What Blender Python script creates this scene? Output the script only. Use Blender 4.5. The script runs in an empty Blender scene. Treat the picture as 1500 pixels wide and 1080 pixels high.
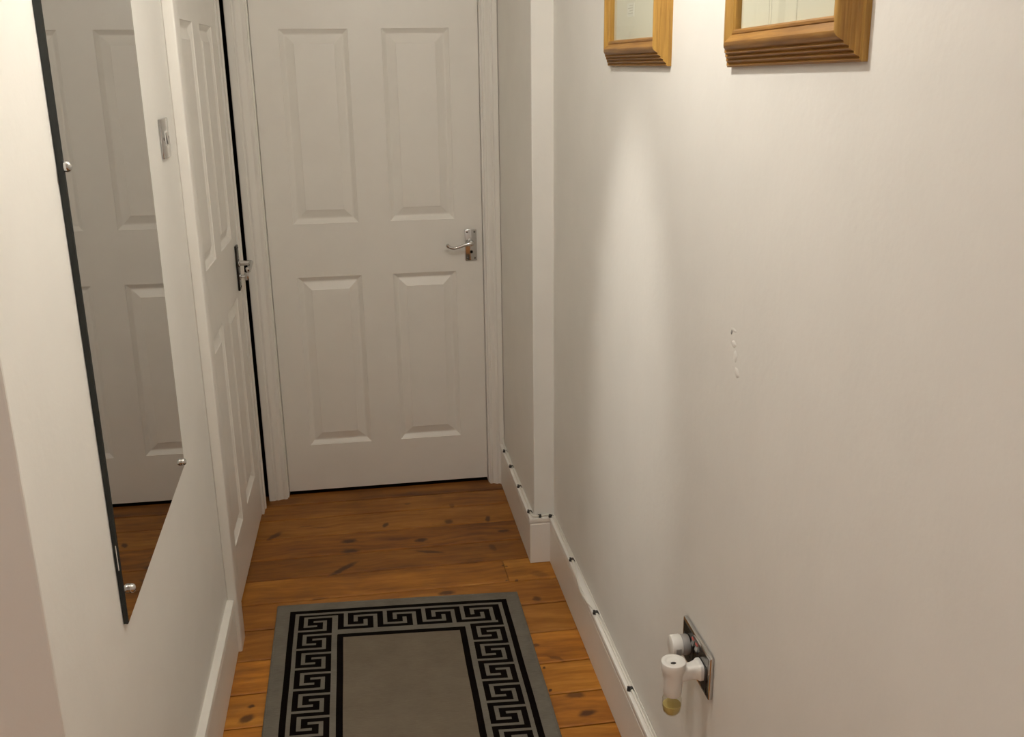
import bpy, bmesh, math, random
from mathutils import Vector, Matrix, Euler

scene = bpy.context.scene
COL = scene.collection
R = math.radians
random.seed(7)

# ------------------------------------------------------------------ camera
cam_data = bpy.data.cameras.new('camera')
cam_data.sensor_fit = 'HORIZONTAL'
cam_data.sensor_width = 36.0
cam_data.lens = 1444.56 / 1500 * 36.0
cam_data.clip_start = 0.02
cam = bpy.data.objects.new('camera', cam_data)
COL.objects.link(cam)
c_pos = Vector((0.31552, -3.55527, 1.56240))
c_r = Vector((0.98754359, -0.15679438, -0.01315975))
c_u = Vector((0.05868737, 0.28944659, 0.95539336))
c_f = Vector((0.14599127, 0.9442649, -0.29504297))
cam.matrix_world = Matrix(((c_r.x, c_u.x, -c_f.x, c_pos.x),
                           (c_r.y, c_u.y, -c_f.y, c_pos.y),
                           (c_r.z, c_u.z, -c_f.z, c_pos.z),
                           (0, 0, 0, 1)))
scene.camera = cam

# ------------------------------------------------------------------ world, exposure
world = bpy.data.worlds.new('world')
scene.world = world
world.use_nodes = True
world.node_tree.nodes['Background'].inputs[0].default_value = (0.8, 0.78, 0.74, 1)
world.node_tree.nodes['Background'].inputs[1].default_value = 0.02
vs = scene.view_settings
vs.view_transform = 'Standard'
vs.look = 'None'
vs.gamma = 1.0
vs.use_curve_mapping = False
vs.exposure = 0.55
scene.cycles.caustics_reflective = False
scene.cycles.caustics_refractive = False
scene.cycles.max_bounces = 14
scene.cycles.diffuse_bounces = 8

# lamps of the hall, with one added spot (their fittings are built further down)
BULB = Vector((0.48, -2.04, 2.14))       # ceiling bulb
SPOT = Vector((0.12, -1.52, 2.34))       # unseen spot added for the bright streak on the right wall
HALL = Vector((-0.5, -4.1, 2.38))        # lamp of the wider hall behind
P_BULB, P_SPOT, P_HALL = 13.4, 31.0, 5.0

def light(name, kind, loc, power, colour, **kw):
    d = bpy.data.lights.new(name, kind)
    d.energy = power
    d.color = colour
    for k, v in kw.items():
        setattr(d, k, v)
    o = bpy.data.objects.new(name, d)
    o.location = loc
    COL.objects.link(o)
    return o

# the hallway bulb itself is the emitter (mesh light, see M_bulb)
l_spot = light('added_spot_light', 'SPOT', SPOT, P_SPOT, (1.0, 0.95, 0.86), shadow_soft_size=0.03,
               spot_size=R(29), spot_blend=1.0)
_tgt = Vector((0.89, -1.53, 0.92))
l_spot.rotation_euler = (_tgt - SPOT).to_track_quat('-Z', 'Y').to_euler()
l_hall = light('hall_light', 'AREA', HALL, P_HALL, (1.0, 0.96, 0.93), shape='DISK', size=0.3)

# ------------------------------------------------------------------ helpers
def link(o):
    COL.objects.link(o)
    return o

def obj(name, bm, mat, parent=None, smooth=False, angle=35):
    me = bpy.data.meshes.new(name)
    bmesh.ops.recalc_face_normals(bm, faces=bm.faces[:])
    bm.to_mesh(me)
    bm.free()
    mats = mat if isinstance(mat, (list, tuple)) else [mat]
    for m in mats:
        me.materials.append(m)
    if smooth:
        me.polygons.foreach_set('use_smooth', [True] * len(me.polygons))
        try:
            me.set_sharp_from_angle(angle=R(angle))
        except Exception:
            pass
    o = bpy.data.objects.new(name, me)
    link(o)
    if parent is not None:
        o.parent = parent
    return o

def empty(name, loc=(0, 0, 0), rot=(0, 0, 0), parent=None):
    o = bpy.data.objects.new(name, None)
    o.empty_display_size = 0.05
    o.location = loc
    o.rotation_euler = rot
    link(o)
    if parent is not None:
        o.parent = parent
    return o

def tag(o, label, cat=None, group=None, kind=None):
    o['label'] = label
    if cat:
        o['category'] = cat
    if group:
        o['group'] = group
    if kind:
        o['kind'] = kind
    return o

def copy_tree(o, parent=None):
    c = o.copy()
    link(c)
    c.parent = parent
    for ch in list(o.children):
        copy_tree(ch, c)
    return c

def box(bm, x0, x1, y0, y1, z0, z1, bevel=0, seg=2):
    vs_ = [bm.verts.new((x, y, z)) for x in (x0, x1) for y in (y0, y1) for z in (z0, z1)]
    fs = []
    for idx in ((0, 1, 3, 2), (4, 6, 7, 5), (0, 4, 5, 1), (2, 3, 7, 6), (0, 2, 6, 4), (1, 5, 7, 3)):
        fs.append(bm.faces.new([vs_[i] for i in idx]))
    if bevel:
        es = list({e for f in fs for e in f.edges})
        bmesh.ops.recalc_face_normals(bm, faces=fs)
        bmesh.ops.bevel(bm, geom=es, offset=bevel, segments=seg, affect='EDGES', profile=0.5)
    return bm

def mbox(*a, **k):
    return box(bmesh.new(), *a, **k)

def lathe(bm, prof, seg=32, mat=None):
    """prof: list of (radius, height) about local z; mat places it."""
    M = mat or Matrix.Identity(4)
    rings = []
    for r, h in prof:
        if r < 1e-6:
            rings.append([bm.verts.new(M @ Vector((0, 0, h)))])
        else:
            rings.append([bm.verts.new(M @ Vector((r * math.cos(2 * math.pi * i / seg), r * math.sin(2 * math.pi * i / seg), h))) for i in range(seg)])
    for a, b in zip(rings, rings[1:]):
        for i in range(seg):
            j = (i + 1) % seg
            if len(a) == 1 and len(b) > 1:
                bm.faces.new((a[0], b[i], b[j]))
            elif len(b) == 1 and len(a) > 1:
                bm.faces.new((a[i], a[j], b[0]))
            elif len(a) > 1:
                bm.faces.new((a[i], a[j], b[j], b[i]))
    return bm

def axis(loc, direction):
    q = Vector(direction).normalized().to_track_quat('Z', 'Y')
    return Matrix.Translation(Vector(loc)) @ q.to_matrix().to_4x4()

def smooth_path(pts, n=6):
    P = [Vector(p) for p in pts]
    out = []
    for i in range(len(P) - 1):
        p0 = P[i - 1] if i > 0 else P[i] * 2 - P[i + 1]
        p1, p2 = P[i], P[i + 1]
        p3 = P[i + 2] if i + 2 < len(P) else P[i + 1] * 2 - P[i]
        for k in range(n):
            t = k / n
            out.append(0.5 * ((2 * p1) + (p2 - p0) * t + (2 * p0 - 5 * p1 + 4 * p2 - p3) * t * t + (3 * p1 - p0 - 3 * p2 + p3) * t ** 3))
    out.append(P[-1])
    return out

def tube(bm, pts, radii, seg=12, flat=1.0):
    if not isinstance(radii, (list, tuple)):
        radii = [radii] * len(pts)
    rings = []
    up = Vector((0, 0, 1))
    for i, p in enumerate(pts):
        t = (pts[min(i + 1, len(pts) - 1)] - pts[max(i - 1, 0)]).normalized()
        s = t.cross(up)
        if s.length < 1e-3:
            s = t.cross(Vector((0, 1, 0)))
        s.normalize()
        w = s.cross(t).normalized()
        r = radii[i]
        rings.append([bm.verts.new(p + s * r * math.cos(a) + w * r * flat * math.sin(a)) for a in [2 * math.pi * k / seg for k in range(seg)]])
    for a, b in zip(rings, rings[1:]):
        for i in range(seg):
            j = (i + 1) % seg
            bm.faces.new((a[i], a[j], b[j], b[i]))
    bm.faces.new(rings[0][::-1])
    bm.faces.new(rings[-1])
    return bm

def sweep_plan(prof, path, side):
    """prof: (offset from wall, height) closed polygon; path: plan points on the wall face."""
    bm = bmesh.new()
    n = len(path)
    rings = []
    for i, p in enumerate(path):
        p = Vector(p)
        ns = []
        if i > 0:
            d = (p - Vector(path[i - 1])).normalized(); ns.append(Vector((d.y, -d.x)) * side)
        if i < n - 1:
            d = (Vector(path[i + 1]) - p).normalized(); ns.append(Vector((d.y, -d.x)) * side)
        if len(ns) == 2:
            m = (ns[0] + ns[1]); m = m / (m.dot(ns[0]))
        else:
            m = ns[0]
        rings.append([bm.verts.new((p.x + m.x * t, p.y + m.y * t, h)) for t, h in prof])
    k = len(prof)
    for a, b in zip(rings, rings[1:]):
        for i in range(k):
            j = (i + 1) % k
            bm.faces.new((a[i], a[j], b[j], b[i]))
    bm.faces.new(rings[0]); bm.faces.new(rings[-1][::-1])
    return bm

# ------------------------------------------------------------------ materials
def new_mat(name):
    m = bpy.data.materials.new(name)
    m.use_nodes = True
    nt = m.node_tree
    b = nt.nodes['Principled BSDF']
    return m, nt, b

def N(nt, t, **kw):
    n = nt.nodes.new(t)
    for k, v in kw.items():
        if k in n.inputs:
            n.inputs[k].default_value = v
        else:
            setattr(n, k, v)
    return n

def simple(name, col, rough=0.5, metal=0.0, noise=0.0, bump=0.0, scale=40.0, spec=0.5, coat=0.0, tint=0.0):
    m, nt, b = new_mat(name)
    b.inputs['Base Color'].default_value = (*col, 1)
    b.inputs['Roughness'].default_value = rough
    b.inputs['Metallic'].default_value = metal
    b.inputs['Specular IOR Level'].default_value = spec
    b.inputs['Coat Weight'].default_value = coat
    g = N(nt, 'ShaderNodeNewGeometry')
    if noise:
        nz = N(nt, 'ShaderNodeTexNoise', Scale=scale * 0.15, Detail=4.0)
        nt.links.new(g.outputs['Position'], nz.inputs['Vector'])
        mx = N(nt, 'ShaderNodeMixRGB')
        mx.blend_type = 'MULTIPLY'
        mx.inputs['Fac'].default_value = 1.0
        mx.inputs['Color1'].default_value = (*col, 1)
        mr = N(nt, 'ShaderNodeMapRange')
        mr.inputs['From Min'].default_value = 0.3
        mr.inputs['From Max'].default_value = 0.7
        mr.inputs['To Min'].default_value = 1.0 - noise
        mr.inputs['To Max'].default_value = 1.0
        nt.links.new(nz.outputs['Fac'], mr.inputs['Value'])
        nt.links.new(mr.outputs[0], mx.inputs['Color2'])
        nt.links.new(mx.outputs[0], b.inputs['Base Color'])
    if bump:
        n2 = N(nt, 'ShaderNodeTexNoise', Scale=scale, Detail=3.0)
        nt.links.new(g.outputs['Position'], n2.inputs['Vector'])
        bp = N(nt, 'ShaderNodeBump', Strength=bump, Distance=0.002)
        nt.links.new(n2.outputs['Fac'], bp.inputs['Height'])
        nt.links.new(bp.outputs[0], b.inputs['Normal'])
    return m

M_wall = simple('wall_emulsion', (0.82, 0.805, 0.77), 0.62, noise=0.03, bump=0.22, scale=55, spec=0.35)
M_gloss = simple('satin_white_paint', (0.82, 0.80, 0.76), 0.36, noise=0.03, bump=0.10, scale=70, spec=0.5)
M_ceil = simple('ceiling_paint', (0.85, 0.84, 0.81), 0.8, noise=0.02)
M_chrome = simple('polished_chrome', (0.62, 0.62, 0.62), 0.10, metal=1.0)
M_dchrome = simple('dark_edge_chrome', (0.16, 0.15, 0.14), 0.22, metal=1.0)
M_plate = simple('chrome_dark_reflection', (0.05, 0.047, 0.043), 0.25, metal=1.0)  # chrome backplate with its dark reflection put into the colour
M_black = simple('black_plastic', (0.012, 0.012, 0.012), 0.35)
M_dark = simple('shadow_gap', (0.012, 0.010, 0.009), 0.8)
M_sub = simple('dark_subfloor', (0.022, 0.015, 0.010), 0.9)  # dark in the board joints; also stands in for shade under the far door
M_white = simple('white_plastic', (0.80, 0.79, 0.76), 0.30)
M_cable = simple('white_cable_sheath', (0.78, 0.76, 0.70), 0.35)
M_clip = simple('grey_clip_plastic', (0.045, 0.042, 0.04), 0.45)
M_red = simple('red_print', (0.65, 0.12, 0.10), 0.4)
M_grey = simple('grey_plastic', (0.32, 0.31, 0.30), 0.4)
M_mirror = simple('mirror_silvering', (0.66, 0.66, 0.65), 0.012, metal=1.0)
M_mdark = simple('mirror_edge_gap_shade', (0.008, 0.012, 0.011), 0.25)  # dark glass edge, and painted shade for the gap behind the mirror
M_paper = simple('cream_mount_paper', (0.80, 0.765, 0.66), 0.7, noise=0.04, scale=30)
M_line = simple('ink_and_reflection_grey', (0.60, 0.575, 0.50), 0.7)  # caption text, and painted reflections in the picture glass
M_label = simple('pale_label_paper', (0.84, 0.82, 0.76), 0.7)
M_bulb, _nt, _b = new_mat('lit_bulb')
_b.inputs['Emission Color'].default_value = (1.0, 0.95, 0.86, 1)
_b.inputs['Emission Strength'].default_value = P_BULB / (math.pi * 0.011)
M_diff, _nt, _b = new_mat('lit_diffuser')
_b.inputs['Emission Color'].default_value = (1.0, 0.96, 0.93, 1)
_b.inputs['Emission Strength'].default_value = 4.0

def glass_mat(name, tint, rough=0.02, body=None):
    m = bpy.data.materials.new(name)
    m.use_nodes = True
    nt = m.node_tree
    nt.nodes.clear()
    out = N(nt, 'ShaderNodeOutputMaterial')
    tr = N(nt, 'ShaderNodeBsdfTransparent'); tr.inputs[0].default_value = (*tint, 1)
    gl = N(nt, 'ShaderNodeBsdfGlossy'); gl.inputs['Roughness'].default_value = rough
    fr = N(nt, 'ShaderNodeFresnel'); fr.inputs['IOR'].default_value = 1.45
    mx = N(nt, 'ShaderNodeMixShader')
    ge = N(nt, 'ShaderNodeNewGeometry')
    inv = N(nt, 'ShaderNodeMath', operation='SUBTRACT'); inv.inputs[0].default_value = 1.0
    nt.links.new(ge.outputs['Backfacing'], inv.inputs[1])
    mu = N(nt, 'ShaderNodeMath', operation='MULTIPLY')
    nt.links.new(fr.outputs[0], mu.inputs[0]); nt.links.new(inv.outputs[0], mu.inputs[1])
    nt.links.new(mu.outputs[0], mx.inputs[0])
    nt.links.new(tr.outputs[0], mx.inputs[1])
    nt.links.new(gl.outputs[0], mx.inputs[2])
    nt.links.new(mx.outputs[0], out.inputs[0])
    return m

M_glass = glass_mat('picture_glass', (0.96, 0.97, 0.95))
M_bottle = glass_mat('clear_bottle_glass', (0.93, 0.92, 0.86))
M_oil = simple('amber_scented_oil', (0.60, 0.49, 0.20), 0.12)

def frame_wood(name, direction, c0=(0.21, 0.090, 0.016, 1), c1=(0.42, 0.215, 0.044, 1)):
    m, nt, b = new_mat(name)
    tc = N(nt, 'ShaderNodeTexCoord')
    mp = N(nt, 'ShaderNodeMapping')
    mp.inputs['Scale'].default_value = (60, 3, 60) if direction == 'h' else (60, 60, 3)
    nz = N(nt, 'ShaderNodeTexNoise', Scale=3.0, Detail=5.0, Roughness=0.65)
    cr = N(nt, 'ShaderNodeValToRGB')
    cr.color_ramp.elements[0].position = 0.3
    cr.color_ramp.elements[0].color = c0
    cr.color_ramp.elements[1].position = 0.72
    cr.color_ramp.elements[1].color = c1
    nt.links.new(tc.outputs['Object'], mp.inputs[0])
    nt.links.new(mp.outputs[0], nz.inputs['Vector'])
    nt.links.new(nz.outputs['Fac'], cr.inputs[0])
    nt.links.new(cr.outputs[0], b.inputs['Base Color'])
    b.inputs['Roughness'].default_value = 0.42
    return m
M_fw_h = frame_wood('oak_stained_rail_shaded', 'h')
M_fw_v = frame_wood('oak_stained_stile_lit', 'v', (0.30, 0.145, 0.022, 1), (0.56, 0.33, 0.070, 1))  # same wood as the rails, lightened for the light on the uprights

# knots and nail holes of the boards: (x, y, half length, half width, angle deg, strength)
KNOTS = [(0.222, -0.433, .028, .013, 0, 1), (0.228, -0.506, .030, .012, 0, 1), (0.205, -0.625, .060, .012, 42, .9),
         (-0.035, -0.345, .035, .012, 55, .8), (0.351, -0.329, .018, .010, 70, .9), (0.468, -0.469, .022, .013, 0, 1),
         (0.574, -0.343, .016, .018, 0, .8), (0.716, -0.345, .009, .024, -12, .9), (0.758, -0.454, .020, .010, 0, .9),
         (0.703, -0.568, .012, .026, 10, .6), (0.49, -0.560, .050, .010, -18, .8), (0.521, -0.842, .026, .012, 0, .9),
         (0.789, -0.924, .014, .016, 0, .8), (0.824, -0.775, .030, .020, -30, .45), (0.801, -1.415, .026, .014, 0, .8),
         (0.815, -1.494, .024, .014, 10, 1), (0.785, -1.244, .025, .006, -35, .6), (0.741, -1.171, .012, .008, 0, .8),
         (-0.026, -1.317, .011, .008, 0, 1), (-0.033, -1.366, .022, .014, 40, .9), (0.13, -0.804, .030, .008, 5, .4),
         (0.715, -0.796, .005, .005, 0, .8), (0.729, -0.708, .005, .005, 0, .8), (0.747, -0.802, .005, .005, 0, .8),
         (0.72, -0.700, .005, .005, 0, .8), (0.744, -1.282, .005, .006, 0, 1), (0.741, -1.384, .005, .006, 0, 1),
         (0.835, -0.50, .007, .008, 0, .9), (0.07, -0.29, .03, .006, 8, .35), (0.12, -0.305, .035, .006, -15, .35),
         (0.60, -0.215, .010, .02, 0, .5), (0.44, -0.165, .012, .010, 0, .5), (0.62, -0.655, .04, .01, 3, .35)]

def floor_mat():
    m, nt, b = new_mat('varnished_pine_boards')
    L = nt.links.new
    g = N(nt, 'ShaderNodeNewGeometry')
    oi = N(nt, 'ShaderNodeObjectInfo')
    # each board shifts its own grain
    cx = N(nt, 'ShaderNodeCombineXYZ')
    mu = N(nt, 'ShaderNodeMath', operation='MULTIPLY'); mu.inputs[1].default_value = 37.0
    L(oi.outputs['Random'], mu.inputs[0]); L(mu.outputs[0], cx.inputs[0]); L(mu.outputs[0], cx.inputs[2])
    ad = N(nt, 'ShaderNodeVectorMath', operation='ADD')
    L(g.outputs['Position'], ad.inputs[0]); L(cx.outputs[0], ad.inputs[1])
    # grain bends slowly
    wz = N(nt, 'ShaderNodeTexNoise', Scale=3.2, Detail=2.0)
    L(ad.outputs[0], wz.inputs['Vector'])
    ws = N(nt, 'ShaderNodeVectorMath', operation='SCALE'); ws.inputs['Scale'].default_value = 0.10
    L(wz.outputs['Color'], ws.inputs[0])
    ad2 = N(nt, 'ShaderNodeVectorMath', operation='ADD')
    L(ad.outputs[0], ad2.inputs[0]); L(ws.outputs[0], ad2.inputs[1])
    mp = N(nt, 'ShaderNodeMapping'); mp.inputs['Scale'].default_value = (2.0, 24, 10)
    L(ad2.outputs[0], mp.inputs[0])
    n1 = N(nt, 'ShaderNodeTexNoise', Scale=1.6, Detail=6.0, Roughness=0.62)
    L(mp.outputs[0], n1.inputs['Vector'])
    mp2 = N(nt, 'ShaderNodeMapping'); mp2.inputs['Scale'].default_value = (3.0, 9.0, 4)
    L(ad.outputs[0], mp2.inputs[0])
    n2 = N(nt, 'ShaderNodeTexNoise', Scale=1.5, Detail=4.0, Roughness=0.6)
    L(mp2.outputs[0], n2.inputs['Vector'])
    cr = N(nt, 'ShaderNodeValToRGB')
    e = cr.color_ramp.elements
    e[0].position = 0.30; e[0].color = (0.150, 0.046, 0.0065, 1)
    e[1].position = 0.74; e[1].color = (0.60, 0.265, 0.045, 1)
    em = cr.color_ramp.elements.new(0.52); em.color = (0.38, 0.140, 0.016, 1)
    a3 = N(nt, 'ShaderNodeMath', operation='MULTIPLY'); a3.inputs[1].default_value = 0.55
    a4 = N(nt, 'ShaderNodeMath', operation='MULTIPLY'); a4.inputs[1].default_value = 0.45
    L(n1.outputs['Fac'], a3.inputs[0]); L(n2.outputs['Fac'], a4.inputs[0])
    a5 = N(nt, 'ShaderNodeMath', operation='ADD'); L(a3.outputs[0], a5.inputs[0]); L(a4.outputs[0], a5.inputs[1])
    mr = N(nt, 'ShaderNodeMapRange'); mr.inputs['To Min'].default_value = -0.07; mr.inputs['To Max'].default_value = 0.09
    L(oi.outputs['Random'], mr.inputs['Value'])
    a6 = N(nt, 'ShaderNodeMath', operation='ADD'); L(a5.outputs[0], a6.inputs[0]); L(mr.outputs[0], a6.inputs[1])
    L(a6.outputs[0], cr.inputs[0])
    # knots
    sep = N(nt, 'ShaderNodeSeparateXYZ')
    jit = N(nt, 'ShaderNodeTexNoise', Scale=45.0, Detail=2.0)
    L(g.outputs['Position'], jit.inputs['Vector'])
    js = N(nt, 'ShaderNodeVectorMath', operation='SCALE'); js.inputs['Scale'].default_value = 0.016
    L(jit.outputs['Color'], js.inputs[0])
    ja = N(nt, 'ShaderNodeVectorMath', operation='ADD'); L(g.outputs['Position'], ja.inputs[0]); L(js.outputs[0], ja.inputs[1])
    prev = None
    for (kx, ky, kl, kw, ka, ks) in KNOTS:
        kp = N(nt, 'ShaderNodeMapping', vector_type='TEXTURE')
        kp.inputs['Location'].default_value = (kx + 0.008, ky + 0.008, 0.0)
        kp.inputs['Rotation'].default_value = (0, 0, R(ka))
        kp.inputs['Scale'].default_value = (kl * 1.15, kw * 1.15, 1.0)
        L(ja.outputs[0], kp.inputs[0])
        ln = N(nt, 'ShaderNodeVectorMath', operation='LENGTH'); L(kp.outputs[0], ln.inputs[0])
        r_ = N(nt, 'ShaderNodeMapRange', interpolation_type='SMOOTHSTEP')
        r_.inputs['From Min'].default_value = 0.45; r_.inputs['From Max'].default_value = 1.15
        r_.inputs['To Min'].default_value = ks; r_.inputs['To Max'].default_value = 0.0
        L(ln.outputs['Value'], r_.inputs['Value'])
        if prev is None:
            prev = r_.outputs[0]
        else:
            mxx = N(nt, 'ShaderNodeMath', operation='MAXIMUM'); L(prev, mxx.inputs[0]); L(r_.outputs[0], mxx.inputs[1])
            prev = mxx.outputs[0]
    kx_ = N(nt, 'ShaderNodeMixRGB'); kx_.inputs['Color2'].default_value = (0.055, 0.018, 0.007, 1)
    km = N(nt, 'ShaderNodeMath', operation='MULTIPLY'); km.inputs[1].default_value = 0.93
    L(prev, km.inputs[0]); L(km.outputs[0], kx_.inputs['Fac']); L(cr.outputs[0], kx_.inputs['Color1'])
    # scuffed grey wear
    n3 = N(nt, 'ShaderNodeTexNoise', Scale=5.0, Detail=6.0, Roughness=0.7)
    L(g.outputs['Position'], n3.inputs['Vector'])
    wr = N(nt, 'ShaderNodeMapRange'); wr.inputs['From Min'].default_value = 0.55; wr.inputs['From Max'].default_value = 0.8
    wr.inputs['To Max'].default_value = 0.45
    L(n3.outputs['Fac'], wr.inputs['Value'])
    wm = N(nt, 'ShaderNodeMixRGB'); wm.inputs['Color2'].default_value = (0.16, 0.085, 0.040, 1)
    L(wr.outputs[0], wm.inputs['Fac']); L(kx_.outputs[0], wm.inputs['Color1'])
    tm = N(nt, 'ShaderNodeMixRGB'); tm.blend_type = 'MULTIPLY'; tm.inputs['Fac'].default_value = 1.0
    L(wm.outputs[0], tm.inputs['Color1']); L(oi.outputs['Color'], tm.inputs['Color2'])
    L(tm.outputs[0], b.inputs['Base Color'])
    rr = N(nt, 'ShaderNodeMapRange'); rr.inputs['To Min'].default_value = 0.36; rr.inputs['To Max'].default_value = 0.60
    L(n3.outputs['Fac'], rr.inputs['Value']); L(rr.outputs[0], b.inputs['Roughness'])
    b.inputs['Specular IOR Level'].default_value = 0.4
    bp = N(nt, 'ShaderNodeBump', Strength=0.10, Distance=0.003)
    L(a5.outputs[0], bp.inputs['Height']); L(bp.outputs[0], b.inputs['Normal'])
    return m
M_floor = floor_mat()

def rug_mat(name, c1, c2, rough=0.95):
    m, nt, b = new_mat(name)
    L = nt.links.new
    g = N(nt, 'ShaderNodeTexCoord')
    mp = N(nt, 'ShaderNodeMapping'); mp.inputs['Scale'].default_value = (60, 420, 100)
    L(g.outputs['Object'], mp.inputs[0])
    nz = N(nt, 'ShaderNodeTexNoise', Scale=1.0, Detail=3.0); L(mp.outputs[0], nz.inputs['Vector'])
    n2 = N(nt, 'ShaderNodeTexNoise', Scale=14.0, Detail=3.0); L(g.outputs['Object'], n2.inputs['Vector'])
    ad = N(nt, 'ShaderNodeMath', operation='ADD'); L(nz.outputs['Fac'], ad.inputs[0]); L(n2.outputs['Fac'], ad.inputs[1])
    mr = N(nt, 'ShaderNodeMapRange'); mr.inputs['From Min'].default_value = 0.6; mr.inputs['From Max'].default_value = 1.4
    L(ad.outputs[0], mr.inputs['Value'])
    mx = N(nt, 'ShaderNodeMixRGB'); mx.inputs['Color1'].default_value = (*c1, 1); mx.inputs['Color2'].default_value = (*c2, 1)
    L(mr.outputs[0], mx.inputs['Fac']); L(mx.outputs[0], b.inputs['Base Color'])
    b.inputs['Roughness'].default_value = rough
    b.inputs['Specular IOR Level'].default_value = 0.02
    bp = N(nt, 'ShaderNodeBump', Strength=0.5, Distance=0.002)
    L(nz.outputs['Fac'], bp.inputs['Height']); L(bp.outputs[0], b.inputs['Normal'])
    return m
M_rug = rug_mat('grey_woven_pile', (0.145, 0.133, 0.110), (0.205, 0.190, 0.160))
M_rugc = rug_mat('taupe_woven_pile', (0.160, 0.132, 0.098), (0.205, 0.172, 0.130))
M_rugk = rug_mat('black_woven_pile', (0.004, 0.003, 0.003), (0.008, 0.006, 0.005))

# ------------------------------------------------------------------ the room shell
XL, XR, XN = -0.100, 0.890, 0.825      # left wall, right wall, far narrower stretch
YN, YC = -0.687, -2.388                # nib front, outer corner of the left wall
H = 2.42

def struct(o, label=None):
    o['kind'] = 'structure'
    if label:
        o['label'] = label
    return o

bm = mbox(-1.7, 1.1, -5.1, 0.45, -0.05, -0.022)
floor = struct(obj('floor', bm, M_sub), 'varnished pine board floor running across the hallway')
bm = mbox(-1.7, 1.1, -5.1, 0.45, H, H + 0.05)
struct(obj('ceiling', bm, M_ceil), 'white ceiling')

# boards, laid across the hallway, each a part of the floor
joints = [0.004, -0.098, -0.222, -0.371, -0.523, -0.660, -0.806, -0.952, -1.108, -1.262, -1.402, -1.538]  # boards stop at the far door, the dark subfloor gives its shade line
while joints[-1] > -5.0:
    joints.append(joints[-1] - random.choice([0.138, 0.142, 0.146]))
def board(x0, x1, y0, y1):
    bm_ = bmesh.new()
    d = random.uniform(-0.0010, 0.0)
    n = max(2, int((x1 - x0) / 0.12))
    g = 0.0023
    prof = [(y0 + g, -0.0022), (y0 + g + 0.0030, 0.0), (y1 - g - 0.0030, 0.0), (y1 - g, -0.0022), (y1 - g, -0.020), (y0 + g, -0.020)]
    rings = []
    for i in range(n + 1):
        x = x0 + (x1 - x0) * i / n
        w = 0.0006 * math.sin(x * 9 + y0 * 40)
        rings.append([bm_.verts.new((x, y + (w if k in (0, 5, 1) else w * 0.6), z + d)) for k, (y, z) in enumerate(prof)])
    for a, b_ in zip(rings, rings[1:]):
        for i in range(6):
            j = (i + 1) % 6
            bm_.faces.new((a[i], a[j], b_[j], b_[i]))
    bm_.faces.new(rings[0]); bm_.faces.new(rings[-1][::-1])
    return obj('floorboard', bm_, M_floor, floor)
for k, (ya, yb) in enumerate(zip(joints, joints[1:])):
    y1_, y0_ = ya, yb
    xa = -0.20 if y1_ > YC else -1.62
    xb = 0.93
    cuts = {5: [0.722], 14: [0.1], 17: [0.55]}.get(k, [])
    xs = [xa] + cuts + [xb]
    for p, q in zip(xs, xs[1:]):
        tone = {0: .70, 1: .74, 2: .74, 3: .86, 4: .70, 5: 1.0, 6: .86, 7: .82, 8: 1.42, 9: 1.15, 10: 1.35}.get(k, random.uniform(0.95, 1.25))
        bo = board(p + (0.0008 if p != xa else 0), q - (0.0008 if q != xb else 0), y0_, y1_)
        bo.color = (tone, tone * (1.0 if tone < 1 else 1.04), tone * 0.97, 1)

# right wall with its step
bm = bmesh.new()
box(bm, XR, 1.05, -5.05, YN, -0.02, H)
wall_right = struct(obj('wall_right', bm, M_wall), 'white painted right wall with two framed pictures')
bm = mbox(XN, 1.05, YN, -0.0, -0.02, H, bevel=0.003)
struct(obj('wall_recess', bm, M_wall), 'narrower stretch of right wall ending in a square nib beside the far door')
# left wall: near part, lintel over the side door
DY0, DY1 = -0.930, -0.168          # side door leaf
bm = bmesh.new()
box(bm, -0.22, XL, YC, DY0 - 0.03, -0.02, H, bevel=0.003)
wall_left = struct(obj('wall_left', bm, M_wall), 'white painted left wall carrying the tall mirror')
bm = mbox(-0.22, XL, DY0 - 0.029, -0.07, 2.02, H)
struct(obj('wall_lintel', bm, M_wall))
bm = mbox(-1.65, -0.2205, YC, YC + 0.11, -0.02, H)
struct(obj('wall_return', bm, M_wall), 'end face of the left wall in shade')
# far wall around the end door, dark void behind the doors
bm = bmesh.new()
box(bm, 0.775, 0.8245, -0.018, 0.09, -0.02, H)
struct(obj('wall_far', bm, M_wall), 'sliver of wall right of the far door')
bm = mbox(-0.069, 0.7745, -0.018, 0.09, 2.00, H)
struct(obj('wall_header', bm, M_wall))
bm = bmesh.new()
box(bm, -0.6, 1.05, 0.36, 0.40, -0.02, H)
box(bm, -0.64, -0.6, -0.99, 0.40, -0.02, H)
box(bm, -0.6, -0.2205, -0.99, -0.95, -0.02, H)
box(bm, 1.05, 1.09, -0.0, 0.40, -0.02, H)
struct(obj('wall_void', bm, M_dark))
# hall behind the camera
bm = mbox(-1.68, 1.05, -5.06, -5.0, -0.02, H)
struct(obj('wall_back', bm, M_wall))
bm = mbox(-1.69, -1.62, -5.0, YC + 0.11, -0.02, H)
struct(obj('wall_hall', bm, M_wall))

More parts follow.
